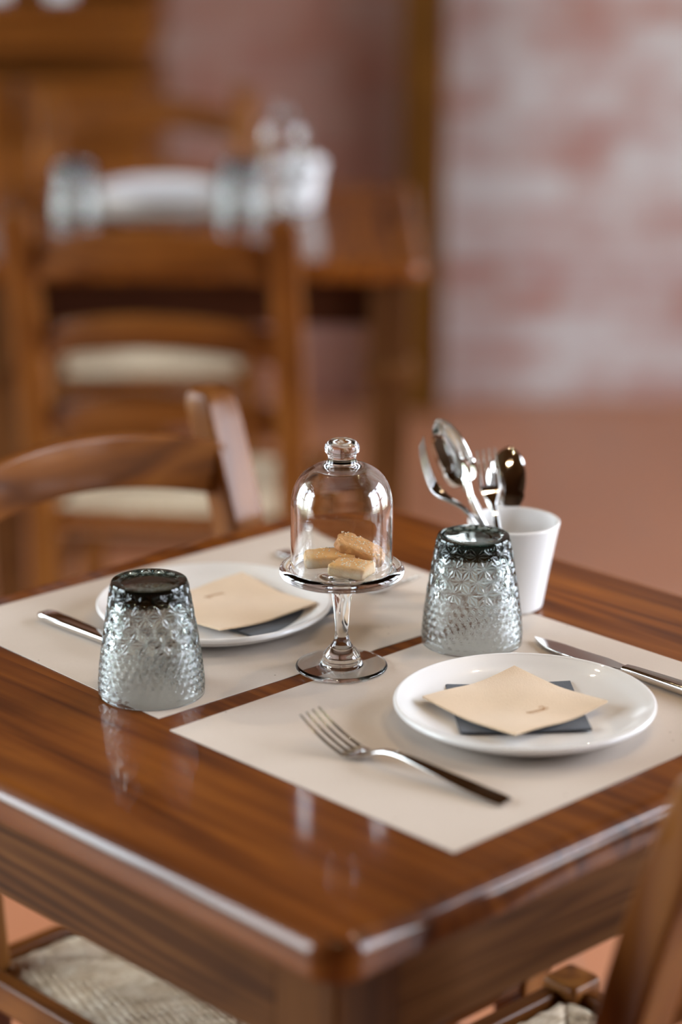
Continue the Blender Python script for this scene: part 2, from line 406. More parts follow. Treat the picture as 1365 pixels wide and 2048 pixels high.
# ------------------------------------------------------------------ chairs
def rush_seat(w, d, th):
    n = 150; xs = np.linspace(-w / 2, w / 2, n); ys = np.linspace(-d / 2, d / 2, n)
    X, Y = np.meshgrid(xs, ys, indexing='ij')
    dx = w / 2 - np.abs(X); dy = d / 2 - np.abs(Y)
    u, v = dx / w, dy / d
    dist = np.where(u < v, dx, dy)
    along = np.where(u < v, Y, X)
    bulge = 0.013 * (1 - np.exp(-dist / 0.018)) - 0.006 * np.clip(dist / 0.17, 0, 1)
    edge = np.minimum(dx, dy)
    round_ = -0.012 * np.clip(1 - edge / 0.012, 0, 1) ** 2
    cord = 0.0016 * np.abs(np.sin(pi * dist / 0.0062 + 0.5 * np.sin(along * 60))) + 0.0012 * np.sin(along * 230 + dist * 900)
    seam = -0.003 * np.exp(-(np.abs(u - v) / 0.012) ** 2)
    Z = bulge + round_ + cord + seam
    g = G(); V = np.stack([X, Y, Z], -1).reshape(-1, 3).tolist()
    idx = np.arange(n * n).reshape(n, n)
    Fq = np.stack([idx[:-1, :-1], idx[1:, :-1], idx[1:, 1:], idx[:-1, 1:]], -1).reshape(-1, 4).tolist()
    b0 = n * n; V += [(x, y, -th) for x, y in ((-w / 2, -d / 2), (w / 2, -d / 2), (w / 2, d / 2), (-w / 2, d / 2))]
    Fq.append([b0 + 3, b0 + 2, b0 + 1, b0])
    Fq.append([b0, b0 + 1] + idx[::-1, 0].tolist()); Fq.append([b0 + 2, b0 + 3] + idx[:, -1].tolist())
    Fq.append([b0 + 1, b0 + 2] + idx[-1, ::-1].tolist()); Fq.append([b0 + 3, b0] + idx[0, :].tolist())
    return g.add(V, Fq)

def stile_y(z):
    return float(np.interp(z, [0, 0.39, 0.54, 0.70, 0.86], [-0.178, -0.165, -0.182, -0.215, -0.270]))
def make_chair():
    t = tag(empty('dining_chair'), 'chair', 'chair', 'rush-seated ladder-back chairs')
    sx0 = 0.188
    for s in (-1, 1):
        q = []
        for z, k in ((0, 0.86), (0.2, 0.95), (0.39, 1), (0.46, 1), (0.58, 1), (0.66, 1), (0.74, 1), (0.80, 1), (0.835, 0.99), (0.850, 0.93), (0.857, 0.80), (0.860, 0.6)):
            q.append([(s * sx0 + x, stile_y(z) + y, z) for x, y in rr(0.043 * k, 0.038 * k, 0.005, 5)])
        G().loft(q).build('back_post', M['ch_z'], t,50, wn=True)
        q = []
        for z, k in ((0, 0.85), (0.2, 0.95), (0.38, 1), (0.400, 1), (0.405, 0.95), (0.408, 0.84)):
            q.append([(s * 0.191 + x, 0.165 + y, z) for x, y in rr(0.040 * k, 0.040 * k, 0.005, 5)])
        G().loft(q).build('front_leg', M['ch_z'], t,50, wn=True)
    for zc, h in ((0.785, 0.056), (0.660, 0.050), (0.540, 0.044)):
        q = []
        for u in np.linspace(-1, 1, 25):
            x = u * (sx0 - 0.012); arch = 0.027 * (1 - u * u); bow = 0.026 * (1 - u * u)
            q.append([(x, stile_y(zc + arch) - bow + 0.004 + a, zc + arch + b) for a, b in rr(0.017, h, 0.006, 4)])
        G().loft(q).build('back_rail', M['ch_x'], t,50, wn=True)
    rush_seat(0.362, 0.328, 0.026).build('seat', M['rush'], t, 60).location = (0, 0, 0.388)
    zs = 0.384
    G().box((0, -0.170, zs), (0.335, 0.016, 0.032), 0.004).build('seat_rail', M['ch_x'], t, 60, wn=True)
    G().box((0, 0.172, zs), (0.345, 0.018, 0.032), 0.004).build('seat_rail', M['ch_x'], t, 60, wn=True)
    for s in (-1, 1):
        G().box((s * 0.192, 0, zs), (0.018, 0.296, 0.032), 0.004).build('seat_rail', M['ch_y'], t, 60, wn=True)
        for z in (0.16, 0.28):
            G().tube((s * 0.184, -0.165, z), (s * 0.186, 0.158, z), 0.011).build('stretcher', M['ch_y'], t)
    G().tube((-0.18, 0.160, 0.24), (0.18, 0.160, 0.24), 0.011).build('stretcher', M['ch_x'], t)
    G().tube((-0.18, -0.165, 0.22), (0.18, -0.165, 0.22), 0.011).build('stretcher', M['ch_x'], t)
    return t
C1 = make_chair()
place(C1, (0.230, 0.080, 0), 0, 'wooden chair in the lower right corner, its back post cut by the photo edge')
C2 = place(copy_tree(C1), (0.247, 0.485, 0), pi, 'wooden chair tucked under the far side of the front table, arched top rail in view')
C3 = place(copy_tree(C1), rm(-0.235, 3.575), ROOM + radians(-7), 'blurred ladder-back chair seen from behind at the near side of the rear table')
C4 = place(copy_tree(C1), rm(-0.364, 4.42), ROOM + pi + radians(3), 'blurred chair facing the camera across the rear table, before the sideboard')

# ------------------------------------------------------------------ sideboard
SB = tag(empty('sideboard', rm(-0.835, 5.34), ROOM), 'blurred orange brown wooden sideboard with shelf uprights against the brick wall', 'sideboard')
W, Dp = 0.90, 0.42
SB.scale = (1, 1, 1.023)
G().box((0, 0.01, 0.415), (W - 0.02, Dp - 0.03, 0.77), 0.003).build('body', M['cab'], SB)
G().box((0, 0.0, 0.03), (W, Dp, 0.06), 0.004).build('plinth', M['cab'], SB)
g = G().box((0, 0, 0.945), (W, Dp, 0.026), 0.010, 3); g.box((0, 0.012, 0.914), (W - 0.02, Dp - 0.03, 0.042), 0.002); g.box((0, 0.002, 0.874), (W - 0.008, Dp - 0.008, 0.036), 0.010, 3)
g.box((0, 0.06, 0.829), (W - 0.06, Dp - 0.16, 0.058), 0.002)
g.build('countertop', M['cab'], SB, 40)
for i in (-1, 0, 1):
    dr = G().box((i * 0.292, -0.198, 0.742), (0.272, 0.02, 0.112), 0.006, 3).build('drawer', M['cab'], SB)
    G().lathe(smooth_prof([(0, 0.024), (0.010, 0.022), (0.013, 0.014), (0.007, 0.006), (0.006, 0.0)], 4), 20, Matrix.Translation((i * 0.292, -0.2075, 0.742)) @ Matrix.Rotation(pi / 2, 4, 'X')).build('knob', M['cab'], dr, 50)
for i in (-1, 1):
    d = G().box((i * 0.219, -0.198, 0.375), (0.42, 0.02, 0.58), 0.006, 3)
    d.box((i * 0.219, -0.211, 0.375), (0.27, 0.010, 0.42), 0.0045, 2); d.build('door', M['cabz'], SB)
for s in (-1, 1):
    G().box((s * (W / 2 - 0.04), 0.08, 1.43), (0.060, 0.22, 0.945), 0.004).build('upright', M['cabz'], SB)
G().box((0, 0.185, 1.43), (W - 0.14, 0.016, 0.945), 0.002).build('back_panel', M['cab'], SB)
for z in (1.30, 1.62): G().box((0, 0.07, z), (W - 0.14, 0.20, 0.022), 0.003).build('shelf', M['cab'], SB)
G().box((0, 0.07, 1.925), (W + 0.02, 0.28, 0.045), 0.010, 3).build('cornice', M['cab'], SB)

# ------------------------------------------------------------------ placemats
def placemat(label, loc, rz, curl=0.0):
    nx, ny, w, d, t = 60, 44, 0.40, 0.30, 0.0005
    V, Fq = [], []
    for lay in (0, 1):
        for i in range(nx + 1):
            for j in range(ny + 1):
                x, y = w * i / nx, d * j / ny
                z = curl * (max(0, y - 0.235) / 0.065) ** 2 * (0.5 + 0.5 * sin(x * 17 + 0.7)) if curl else 0.0
                V.append((x, y, z + (t if lay else 0.0)))
    N = (nx + 1) * (ny + 1); q = lambda i, j, l: l * N + i * (ny + 1) + j
    for i in range(nx):
        for j in range(ny):
            Fq.append((q(i, j, 1), q(i + 1, j, 1), q(i + 1, j + 1, 1), q(i, j + 1, 1))); Fq.append((q(i, j, 0), q(i, j + 1, 0), q(i + 1, j + 1, 0), q(i + 1, j, 0)))
    for i in range(nx):
        Fq.append((q(i, 0, 0), q(i + 1, 0, 0), q(i + 1, 0, 1), q(i, 0, 1))); Fq.append((q(i + 1, ny, 0), q(i, ny, 0), q(i, ny, 1), q(i + 1, ny, 1)))
    for j in range(ny):
        Fq.append((q(0, j + 1, 0), q(0, j, 0), q(0, j, 1), q(0, j + 1, 1))); Fq.append((q(nx, j, 0), q(nx, j + 1, 0), q(nx, j + 1, 1), q(nx, j, 1)))
    o = G().add(V, Fq).build('placemat', M['kraft'], smooth=40)
    o.location = loc; o.rotation_euler = (0, 0, rz)
    return tag(o, label, 'placemat', 'kraft paper placemats')
ZT = TZ + 0.0002
placemat('kraft paper placemat nearest the camera, under the fork and the front plate', (0, 0, ZT), 0)
placemat('kraft paper placemat on the far half of the front table, under the rear plate', (0.0093, 0.3242, ZT), radians(-2.0))
pm = placemat('blurred kraft paper placemat on the rear table under the white plate', (0, 0, 0), 0)
pm.location = rm(-0.48, 3.93, ZT); pm.rotation_euler = (0, 0, ROOM)
ZM = ZT + 0.0006

# ------------------------------------------------------------------ plates
def make_plate():
    R = 0.1015
    top = smooth_prof([(0, 0.0060), (0.045, 0.0060), (0.066, 0.0068), (0.082, 0.0105), (0.093, 0.0160), (0.0973, 0.0182)], 5)
    rim = [(R - 0.0024 + 0.0024 * cos(a), 0.0168 + 0.0024 * sin(a)) for a in np.linspace(pi * 0.62, -pi * 0.42, 10)]
    bot = smooth_prof([(0.0945, 0.0108), (0.080, 0.0045), (0.068, 0.0015), (0.063, 0.0), (0.060, 0.0), (0.058, 0.0012), (0.03, 0.0016), (0, 0.0016)], 4)
    o = G().lathe(top + rim + bot, 112).build('plate', M['china'], smooth=60); return o
P1 = tag(make_plate(), 'white dinner plate in front, holding a beige napkin over a dark one', 'plate', 'white dinner plates')
P1.location = (0.2095, 0.1245, ZM)
P2 = place(P1.copy(), (0.188, 0.464, ZM), 0, 'white dinner plate behind the left glass, partly hidden by the cake stand'); COL.objects.link(P2)
P3 = place(P1.copy(), rm(-0.31, 4.085, ZM), 0, 'blurred white plate on the rear table between two glasses'); COL.objects.link(P3)

# ------------------------------------------------------------------ napkins
def napkin(name, size, mat, loc, rz, label, drape, sag, print_at=None, seed=0, layers=3):
    """folded paper square: several plies, lifted a little at the corners, soft dents"""
    n = 40; ph = seed * 1.7
    def hz(u, v):
        c = (abs(u) * abs(v)) ** 1.5
        return drape * c + sag * (0.5 * sin(3.1 * u + ph) * cos(2.6 * v - ph) + 0.5) * (1 - 0.6 * (u * u * v * v))
    t = 0.0022; V, Fq = [], []
    for lay in (0, 1):
        for i in range(n + 1):
            for j in range(n + 1):
                u, v = 2 * i / n - 1, 2 * j / n - 1
                V.append((size / 2 * u, size / 2 * v, hz(u, v) + (t * (1 - 0.25 * max(abs(u), abs(v)) ** 6) if lay else 0)))
    N = (n + 1) ** 2; q = lambda i, j, l: l * N + i * (n + 1) + j
    for i in range(n):
        for j in range(n):
            Fq.append((q(i, j, 1), q(i + 1, j, 1), q(i + 1, j + 1, 1), q(i, j + 1, 1))); Fq.append((q(i, j, 0), q(i, j + 1, 0), q(i + 1, j + 1, 0), q(i + 1, j, 0)))
        Fq.append((q(i, 0, 0), q(i + 1, 0, 0), q(i + 1, 0, 1), q(i, 0, 1))); Fq.append((q(i + 1, n, 0), q(i, n, 0), q(i, n, 1), q(i + 1, n, 1)))
        Fq.append((q(0, i + 1, 0), q(0, i, 0), q(0, i, 1), q(0, i + 1, 1))); Fq.append((q(n, i, 0), q(n, i + 1, 0), q(n, i + 1, 1), q(n, i, 1)))
    o = G().add(V, Fq).build(name, mat, smooth=50); o.location = loc; o.rotation_euler = (0, 0, rz)
    tag(o, label, 'napkin', 'paper napkins on the plates')
    if print_at:
        g = G(); (ax, ay), (bx, by) = print_at
        A = Vector((ax, ay)); Bv = Vector((bx, by)); L = (Bv - A).length; e = (Bv - A) / L; nn = Vector((-e.y, e.x))
        def stroke(pts, w):
            rings = []
            for i, (s_, h_) in enumerate(pts):
                p = A + e * (s_ * L) + nn * (h_ * L)
                d = Vector(pts[min(i + 1, len(pts) - 1)]) - Vector(pts[max(i - 1, 0)]); d.normalize(); m = Vector((-d.y, d.x))
                m = e * m.x + nn * m.y
                row = []
                for k, zz in ((1, 0.00012), (1, -0.0002), (-1, -0.0002), (-1, 0.00012)):
                    x, y = p.x + m.x * w * k, p.y + m.y * w * k
                    row.append((x, y, hz(2 * x / size, 2 * y / size) + t + zz + 0.00005))
                rings.append(row)
            g.loft(rings)
        stroke([(i / 60, 0.045 * sin(i * 0.62 * 2.2) + 0.02) for i in range(6, 48)], 0.00022)
        stroke([(0.0, 0.0), (0.03, 0.10), (0.08, 0.06), (0.05, -0.05), (0.12, -0.06)], 0.00026)
        stroke([(0.80 + 0.09 * cos(a), 0.17 + 0.10 * sin(a)) for a in np.linspace(-2.2, 3.4, 22)], 0.00028)
        stroke([(0.74, -0.06), (0.80, 0.0), (0.86, 0.09), (0.93, 0.04), (1.0, 0.05)], 0.00026)
        stroke([(0.1, -0.11), (0.5, -0.10), (0.97, -0.06)], 0.00018)
        g.build('printed_logo', M['ink'], o, 0)
    return o
PZ = ZM + 0.0064
napkin('napkin', 0.1, M['navy'], (0.2115, 0.134, PZ), radians(50.5), 'dark navy paper napkin under the beige one on the front plate', 0.0015, 0.0004, seed=1)
napkin('napkin', 0.101, M['nap'], (0.2095, 0.1345, PZ + 0.0034), radians(-2.5), 'beige paper napkin with a tiny brown print on the front plate', 0.0040, 0.0030, ((-0.010, -0.0235), (0.0100, -0.0265)), 2)
napkin('napkin', 0.1, M['navy'], (0.217, 0.437, PZ), radians(3), 'dark navy paper napkin under the beige one on the plate behind the left glass', 0.0015, 0.0004, seed=3)
napkin('napkin', 0.105, M['nap'], (0.2035, 0.459, PZ + 0.0034), radians(176), 'beige paper napkin on the plate behind the left glass', 0.0040, 0.0030, ((-0.010, -0.0235), (0.0100, -0.0265)), 4)

# ------------------------------------------------------------------ pressed glass tumblers
def tumbler_mesh(name, nu, dz, stars=True):
    Hh = 0.0935
    zp = [0.0, 0.010, 0.0255, 0.045, 0.065, 0.0836, 0.0922]; rp = [0.0424, 0.0424, 0.0410, 0.0383, 0.0350, 0.0320, 0.0304]
    zs = np.concatenate([[0.0006], np.arange(0.0018, 0.0920, dz), [0.0921]])
    r0 = np.interp(zs, zp, rp)
    kern = np.array([1, 2, 3, 2, 1.]) / 9
    th = np.arange(nu) * 2 * pi / nu
    Z, T = np.meshgrid(zs, th, indexing='ij'); R = np.repeat(r0[:, None], nu, 1)
    if stars:
        def pattern(n, sp, amp):
            a = T / (2 * pi) * n; b = Z / (sp * 0.866); best = np.full(Z.shape, 9.0); px = np.zeros(Z.shape); pz = np.zeros(Z.shape)
            for row in (np.floor(b), np.floor(b) + 1):
                off = 0.5 * (row % 2); c = np.round(a - off) + off
                x, y = a - c, (b - row) * 0.866; d = np.hypot(x, y); m = d < best
                best = np.where(m, d, best); px = np.where(m, x, px); pz = np.where(m, y, pz)
            ph = np.arctan2(pz, px); tri = np.abs(((ph * 12 / (2 * pi)) % 1.0) * 2 - 1)
            return amp * (tri - 0.5) * np.clip(best / 0.42, 0.04, 1)
        big = pattern(17, 0.0122, 0.00080); small = pattern(38, 0.0069, 0.00036)
        w = np.clip((Z - 0.0435) / 0.0008, 0, 1)
        fade = np.clip((Z - 0.002) / 0.004, 0, 1) * np.clip((0.0915 - Z) / 0.002, 0, 1)
        R = R + fade * (w * big + (1 - w) * small)
    V = [np.stack([R * np.cos(T), R * np.sin(T), Z], -1).reshape(-1, 3)]
    rest = [(0.0298, 0.0934), (0.0285, 0.0938), (0.0245, 0.0938), (0.0232, 0.0930), (0.0215, 0.0922), (0.012, 0.0919), (0.004, 0.0918)]
    inner = [(0.003, 0.0815), (0.015, 0.0813), (0.0235, 0.0800), (0.0270, 0.0780), (0.0290, 0.0740), (0.0315, 0.0630), (0.0340, 0.0500), (0.0360, 0.0400), (0.0385, 0.0240), (0.0398, 0.0100), (0.0402, 0.0030), (0.0406, 0.0006), (0.0412, 0.0), (0.0418, 0.0)]
    rows = [len(zs)]
    for r, z in rest + inner:
        V.append(np.stack([r * np.cos(th), r * np.sin(th), np.full(nu, z)], -1))
    V = np.concatenate(V); nr = len(zs) + len(rest) + len(inner)
    idx = np.arange(nr * nu).reshape(nr, nu)
    def quads(A, B): return np.stack([A, np.roll(A, -1), np.roll(B, -1), B], -1)
    Q = [quads(idx[i], idx[i + 1]) for i in range(nr - 1) if i != len(zs) + len(rest) - 1]
    Q.append(quads(idx[nr - 1], idx[0]))
    Q = np.concatenate(Q)
    a = len(zs) + len(rest) - 1
    faces = Q.tolist()
    faces.append(idx[a].tolist()); faces.append(idx[a + 1][::-1].tolist())
    me = bpy.data.meshes.new(name); me.from_pydata(V.tolist(), [], faces)
    me.polygons.foreach_set('use_smooth', [True] * len(me.polygons)); me.set_sharp_from_angle(angle=radians(24))
    me.materials.append(M['smoke']); return me
tm = tumbler_mesh('tumbler', 900, 0.00032); tlow = tumbler_mesh('tumbler_plain', 260, 0.0009)
def tumbler(me, loc, rz, label):
    o = bpy.data.objects.new('tumbler', me); COL.objects.link(o); o.location = loc; o.rotation_euler = (0, 0, rz)
    return tag(o, label, 'glass', 'upturned star-cut tumblers')
tumbler(tm, (0.3115, 0.2755, ZM), 0.3, 'upturned star-patterned grey tumbler in front of the white cutlery cup')
tumbler(tm, (0.0415, 0.3715, ZM), 1.9, 'upturned star-patterned grey tumbler at left, on the bare table edge of the rear placemat')
tumbler(tlow, rm(-0.432, 3.89, ZM), 0, 'blurred upturned tumbler left of the plate on the rear table')
tumbler(tlow, rm(-0.165, 3.89, ZM), 0, 'blurred upturned tumbler right of the plate on the rear table')

# ------------------------------------------------------------------ glass cake stand and dome
def make_stand():
    t = empty('cake_stand')
    foot = [(0, 0.0), (0.012, 0.0), (0.024, 0.0), (0.0352, 0.0)] + [(0.036, 0.0), (0.0372, 0.0006), (0.0378, 0.0018), (0.0372, 0.0030), (0.0355, 0.0036)] + \
        smooth_prof([(0.0345, 0.0036), (0.024, 0.0037), (0.0172, 0.0044), (0.0158, 0.0075), (0.0150, 0.0120), (0.0120, 0.0165), (0.0085, 0.0205), (0.0066, 0.0240)], 5)
    G().lathe(foot, 80).build('foot', M['glass'], t, 55, recalc=False)
    stem = smooth_prof([(0.0066, 0.0240), (0.0062, 0.0265), (0.0054, 0.0300), (0.0055, 0.0370), (0.0063, 0.0470), (0.0074, 0.0570), (0.0082, 0.0640), (0.0080, 0.0690), (0.0070, 0.0725), (0.0078, 0.0760), (0.0090, 0.0775)], 6)
    G().lathe(stem, 80).build('stem', M['glass'], t, 60, recalc=False)
    under = smooth_prof([(0.0090, 0.0775), (0.020, 0.0788), (0.036, 0.0792), (0.043, 0.0797)], 4)
    rim = [(0.0465 + 0.0042 * cos(a), 0.0842 + 0.0044 * sin(a)) for a in np.linspace(-pi * 0.72, pi * 0.80, 18)]
    upper = [(0.0425, 0.0838), (0.041, 0.0835), (0.030, 0.0834), (0.015, 0.0834), (0, 0.0834)]
    G().lathe(under + rim + upper, 96).build('plate', M['glass'], t, 60, recalc=False)
    return t
def make_dome():
    t = empty('glass_dome')
    Rb = 0.0408
    out = smooth_prof([(Rb, 0.0008), (0.0410, 0.006), (0.0413, 0.020), (0.0413, 0.040), (0.0411, 0.055), (0.0398, 0.0655), (0.0362, 0.0750), (0.0300, 0.0825), (0.0215, 0.0875), (0.0150, 0.0895), (0.0125, 0.0908)], 6)
    inn = smooth_prof([(0, 0.0868), (0.010, 0.0864), (0.0200, 0.0847), (0.0285, 0.0800), (0.0345, 0.0730), (0.0378, 0.0640), (0.0391, 0.0550), (0.0393, 0.040), (0.0393, 0.020), (0.0391, 0.004), (0.0394, 0.0006)], 6)
    edge = [(0.0398, 0.0), (0.0404, 0.0001)]
    G().lathe(inn + edge + out, 96).build('bell', M['glass'], t, 60, recalc=False)
    knob = smooth_prof([(0.0125, 0.0908), (0.0116, 0.0930), (0.0113, 0.0960), (0.0120, 0.0985), (0.0136, 0.1005), (0.0140, 0.1030), (0.0130, 0.1062), (0.0098, 0.1088), (0.0050, 0.1101), (0, 0.1104)], 6)
    G().lathe(knob, 80).build('knob', M['glass'], t, 60, recalc=False)
    return t
SL = Vector((0.188, 0.3055, ZM))
ST = tag(make_stand(), 'footed clear glass cake stand in the middle of the front table, holding cookies', 'cake stand', 'glass cake stands')
ST.location = SL
DM = tag(make_dome(), 'clear glass bell dome with round knob covering the cookies', 'glass dome', 'glass domes on the cake stands')
DM.location = SL + Vector((0, 0, 0.0838))
q = rm(-0.094, 3.85, TZ + 0.0003)
place(copy_tree(ST), q, 0, 'blurred glass cake stand on the rear table, right of the glasses')
place(copy_tree(DM), q + Vector((0, 0, 0.0838)), 0, 'blurred glass dome with bright glints on the rear table')

# ------------------------------------------------------------------ cookies
def cookie(mat, d, loc, rot, label, rnd, seed, sugar=40, curve=0.0, rough=0.0006):
    r = np.random.default_rng(seed)
    bm = bmesh.new(); bmesh.ops.create_cube(bm, size=1.0)
    for q in bm.verts: q.co = Vector((q.co.x * d[0], q.co.y * d[1], q.co.z * d[2] + d[2] / 2))
    bmesh.ops.bevel(bm, geom=[e for e in bm.edges if abs(e.verts[0].co.z - e.verts[1].co.z) > d[2] * 0.5], offset=rnd, segments=6, profile=0.5, affect='EDGES')
    bmesh.ops.bevel(bm, geom=[e for e in bm.edges if abs(e.verts[0].co.z - e.verts[1].co.z) < 1e-6 and len(e.link_faces) == 2 and abs(e.link_faces[0].normal.z - e.link_faces[1].normal.z) > 0.5], offset=0.0022, segments=3, profile=0.5, affect='EDGES')
    bmesh.ops.triangulate(bm, faces=bm.faces); 
    for _ in range(2): bmesh.ops.subdivide_edges(bm, edges=[e for e in bm.edges if e.calc_length() > 0.0022], cuts=1); bmesh.ops.triangulate(bm, faces=bm.faces)
    bmesh.ops.subdivide_edges(bm, edges=[e for e in bm.edges if e.calc_length() > 0.0016], cuts=1); bmesh.ops.triangulate(bm, faces=bm.faces)
    from mathutils import noise
    for q in bm.verts:
        k = min(1, q.co.z / (d[2] * 0.4))
        q.co += Vector((1, 1, 0.9)) * 0 + q.co.normalized() * 0 + Vector((noise.noise(q.co * 260 + Vector((seed, 0, 0))), noise.noise(q.co * 260 + Vector((0, seed, 5))), noise.noise(q.co * 300 + Vector((3, seed, 0))) * k)) * rough
        q.co.z += curve * (1 - (2 * q.co.x / d[0]) ** 2) * 0.5
    bm.verts.ensure_lookup_table()
    g = G().add([q.co[:] for q in bm.verts], [[q.index for q in f.verts] for f in bm.faces]); bm.free()
    o = g.build('cookie', mat, smooth=60); o.location = loc; o.rotation_euler = rot
    tag(o, label, 'cookie', 'cookies under the glass dome')
    if sugar:
        g = G()
        for _ in range(sugar):
            x, y = r.uniform(-0.46, 0.46) * d[0], r.uniform(-0.46, 0.46) * d[1]; s = r.uniform(0.0005, 0.0011)
            z = d[2] + curve * (1 - (2 * x / d[0]) ** 2) * 0.5
            g.box((0, 0, 0), (s, s * r.uniform(0.7, 1.2), s * 0.9), 0, mat=Matrix.Translation((x, y, z + s * 0.15)) @ Matrix.Rotation(r.uniform(0, 6), 4, 'Z') @ Matrix.Rotation(r.uniform(-0.5, 0.5), 4, 'X'))
        tag(g.build('sugar_topping', M['sugar'], o, 0), kind='stuff')
    return o
CZ = ZM + 0.0838
vdir = lambda x, d: R2 * x + F2 * d
base = Vector((SL.x, SL.y, 0))
p = base + vdir(0.008, -0.0085); cookie(M['cookie'], (0.032, 0.026, 0.0098), (p.x, p.y, CZ), (0, 0, ROOM - radians(26)), 'pale sugared square cookie lying at the front under the dome', 0.003, 3, 70)
p = base + vdir(-0.0095, 0.0135); cookie(M['cookie'], (0.043, 0.019, 0.0100), (p.x, p.y, CZ + 0.0018), (radians(8), radians(-3), ROOM + radians(4)), 'pale rectangular bar cookie lying at the left under the dome', 0.005, 5, 40)
p = base + vdir(0.0135, 0.0175); cookie(M['cookie2'], (0.043, 0.021, 0.0095), (p.x, p.y, CZ + 0.0075), (radians(14), radians(22), ROOM + radians(-8)), 'golden brown rough oval cookie leaning at the back under the dome', 0.0092, 9, 60, 0.004, 0.0012)

# ------------------------------------------------------------------ cutlery
def sweep(g, pts, mat=None, n=5):
    """pts: (y, z, width, thickness); lens shaped section along y"""
    rings = []
    for i, (y, z, w, t) in enumerate(pts):
        a, b = pts[max(i - 1, 0)], pts[min(i + 1, len(pts) - 1)]
        dy, dz = b[0] - a[0], b[1] - a[1]; L = hypot(dy, dz); ny, nz = -dz / L, dy / L
        rings.append([(x, y + ny * h, z + nz * h) for x, h in rr(w, t, min(w, t) * 0.38, n)])
    return g.loft(rings, mat=mat)
def interp(tab, ys):
    tab = np.array(tab); out = []
    for y in ys: out.append((y, *[float(np.interp(y, tab[:, 0], tab[:, k])) for k in range(1, tab.shape[1])]))
    a = np.array(out); b = a.copy()
    for _ in range(3): b[1:-1, 1:] = 0.25 * a[:-2, 1:] + 0.5 * a[1:-1, 1:] + 0.25 * a[2:, 1:]; a = b.copy()
    return [tuple(q) for q in a]
FORK = [(0, 0.0014, 0.014, 0.0020), (0.004, 0.0016, 0.0175, 0.0024), (0.03, 0.0040, 0.0165, 0.0023), (0.065, 0.0082, 0.0115, 0.0024), (0.095, 0.0116, 0.0072, 0.0028), (0.110, 0.0110, 0.0060, 0.0030),
        (0.120, 0.0075, 0.0066, 0.0032), (0.127, 0.0045, 0.0130, 0.0026), (0.134, 0.0026, 0.0210, 0.0022), (0.140, 0.0022, 0.0242, 0.0020), (0.1445, 0.0028, 0.0245, 0.0020)]
def make_fork():
    g = G(); sweep(g, interp(FORK, np.linspace(0, 0.1445, 50)))
    for k in range(4):
        x0 = -0.01065 + 0.0071 * k
        pts = []
        for y in np.linspace(0.1425, 0.184, 14):
            u = (y - 0.1425) / 0.0415; z = 0.0026 + 0.0215 * (0.55 * u + 0.45 * u * u) 
            pts.append((y, z, 0.0033 * (1 - 0.45 * u ** 2), 0.0019 * (1 - 0.35 * u)))
        sweep(g, pts, Matrix.Translation((x0, 0, 0)))
    return g.build('fork', M['steel'], smooth=50, wn=True)
def make_spoon(L=0.068, wb=0.0185):
    y0 = 0.194 - L
    g = G()
    sweep(g, interp([(0, 0.0018, 0.015, 0.0032), (0.004, 0.0022, 0.0190, 0.0036), (0.03, 0.0045, 0.0170, 0.0034), (y0 - 0.062, 0.0085, 0.0115, 0.0034), (y0 - 0.034, 0.0120, 0.0070, 0.0038), (y0 - 0.014, 0.0120, 0.0058, 0.0038), (y0, 0.0085, 0.0070, 0.0030), (y0 + 0.004, 0.0075, 0.0085, 0.0022)], np.linspace(0, y0 + 0.004, 44)))
    nb, mb = 26, 17; top, botm = [], []
    for i in range(nb):
        u = i / (nb - 1); y = y0 + L * u
        wd = wb * (max(0.0, 1 - (2 * u - 0.96) ** 2) ** 0.5 if 0 < u < 0.98 else 0) * (1 + 0.10 * (0.5 - u)) + 0.0028 * (1 - u) * (u < 0.3) + 0.0006
        rim = 0.0085 + 0.004 * u
        row = []
        for j in range(mb):
            v = 2 * j / (mb - 1) - 1
            row.append((v * wd, y, rim - 0.0098 * (1 - v * v) * (4 * u * (1 - u)) ** 0.55))
        top.append(row)
    n = nb * mb
    V = [q for r in top for q in r] + [(x, y, z - 0.0016) for r in top for (x, y, z) in r]; Fq = []
    ix = lambda i, j, l: l * n + i * mb + j
    for i in range(nb - 1):
        for j in range(mb - 1):
            Fq.append((ix(i, j, 0), ix(i, j + 1, 0), ix(i + 1, j + 1, 0), ix(i + 1, j, 0))); Fq.append((ix(i, j, 1), ix(i + 1, j, 1), ix(i + 1, j + 1, 1), ix(i, j + 1, 1)))
        for j in (0, mb - 1): Fq.append((ix(i, j, 0), ix(i + 1, j, 0), ix(i + 1, j, 1), ix(i, j, 1)))
    for j in range(mb - 1):
        for i in (0, nb - 1): Fq.append((ix(i, j, 0), ix(i, j + 1, 0), ix(i, j + 1, 1), ix(i, j, 1)))
    g.add(V, Fq)
    return g.build('spoon', M['steel'], smooth=50)
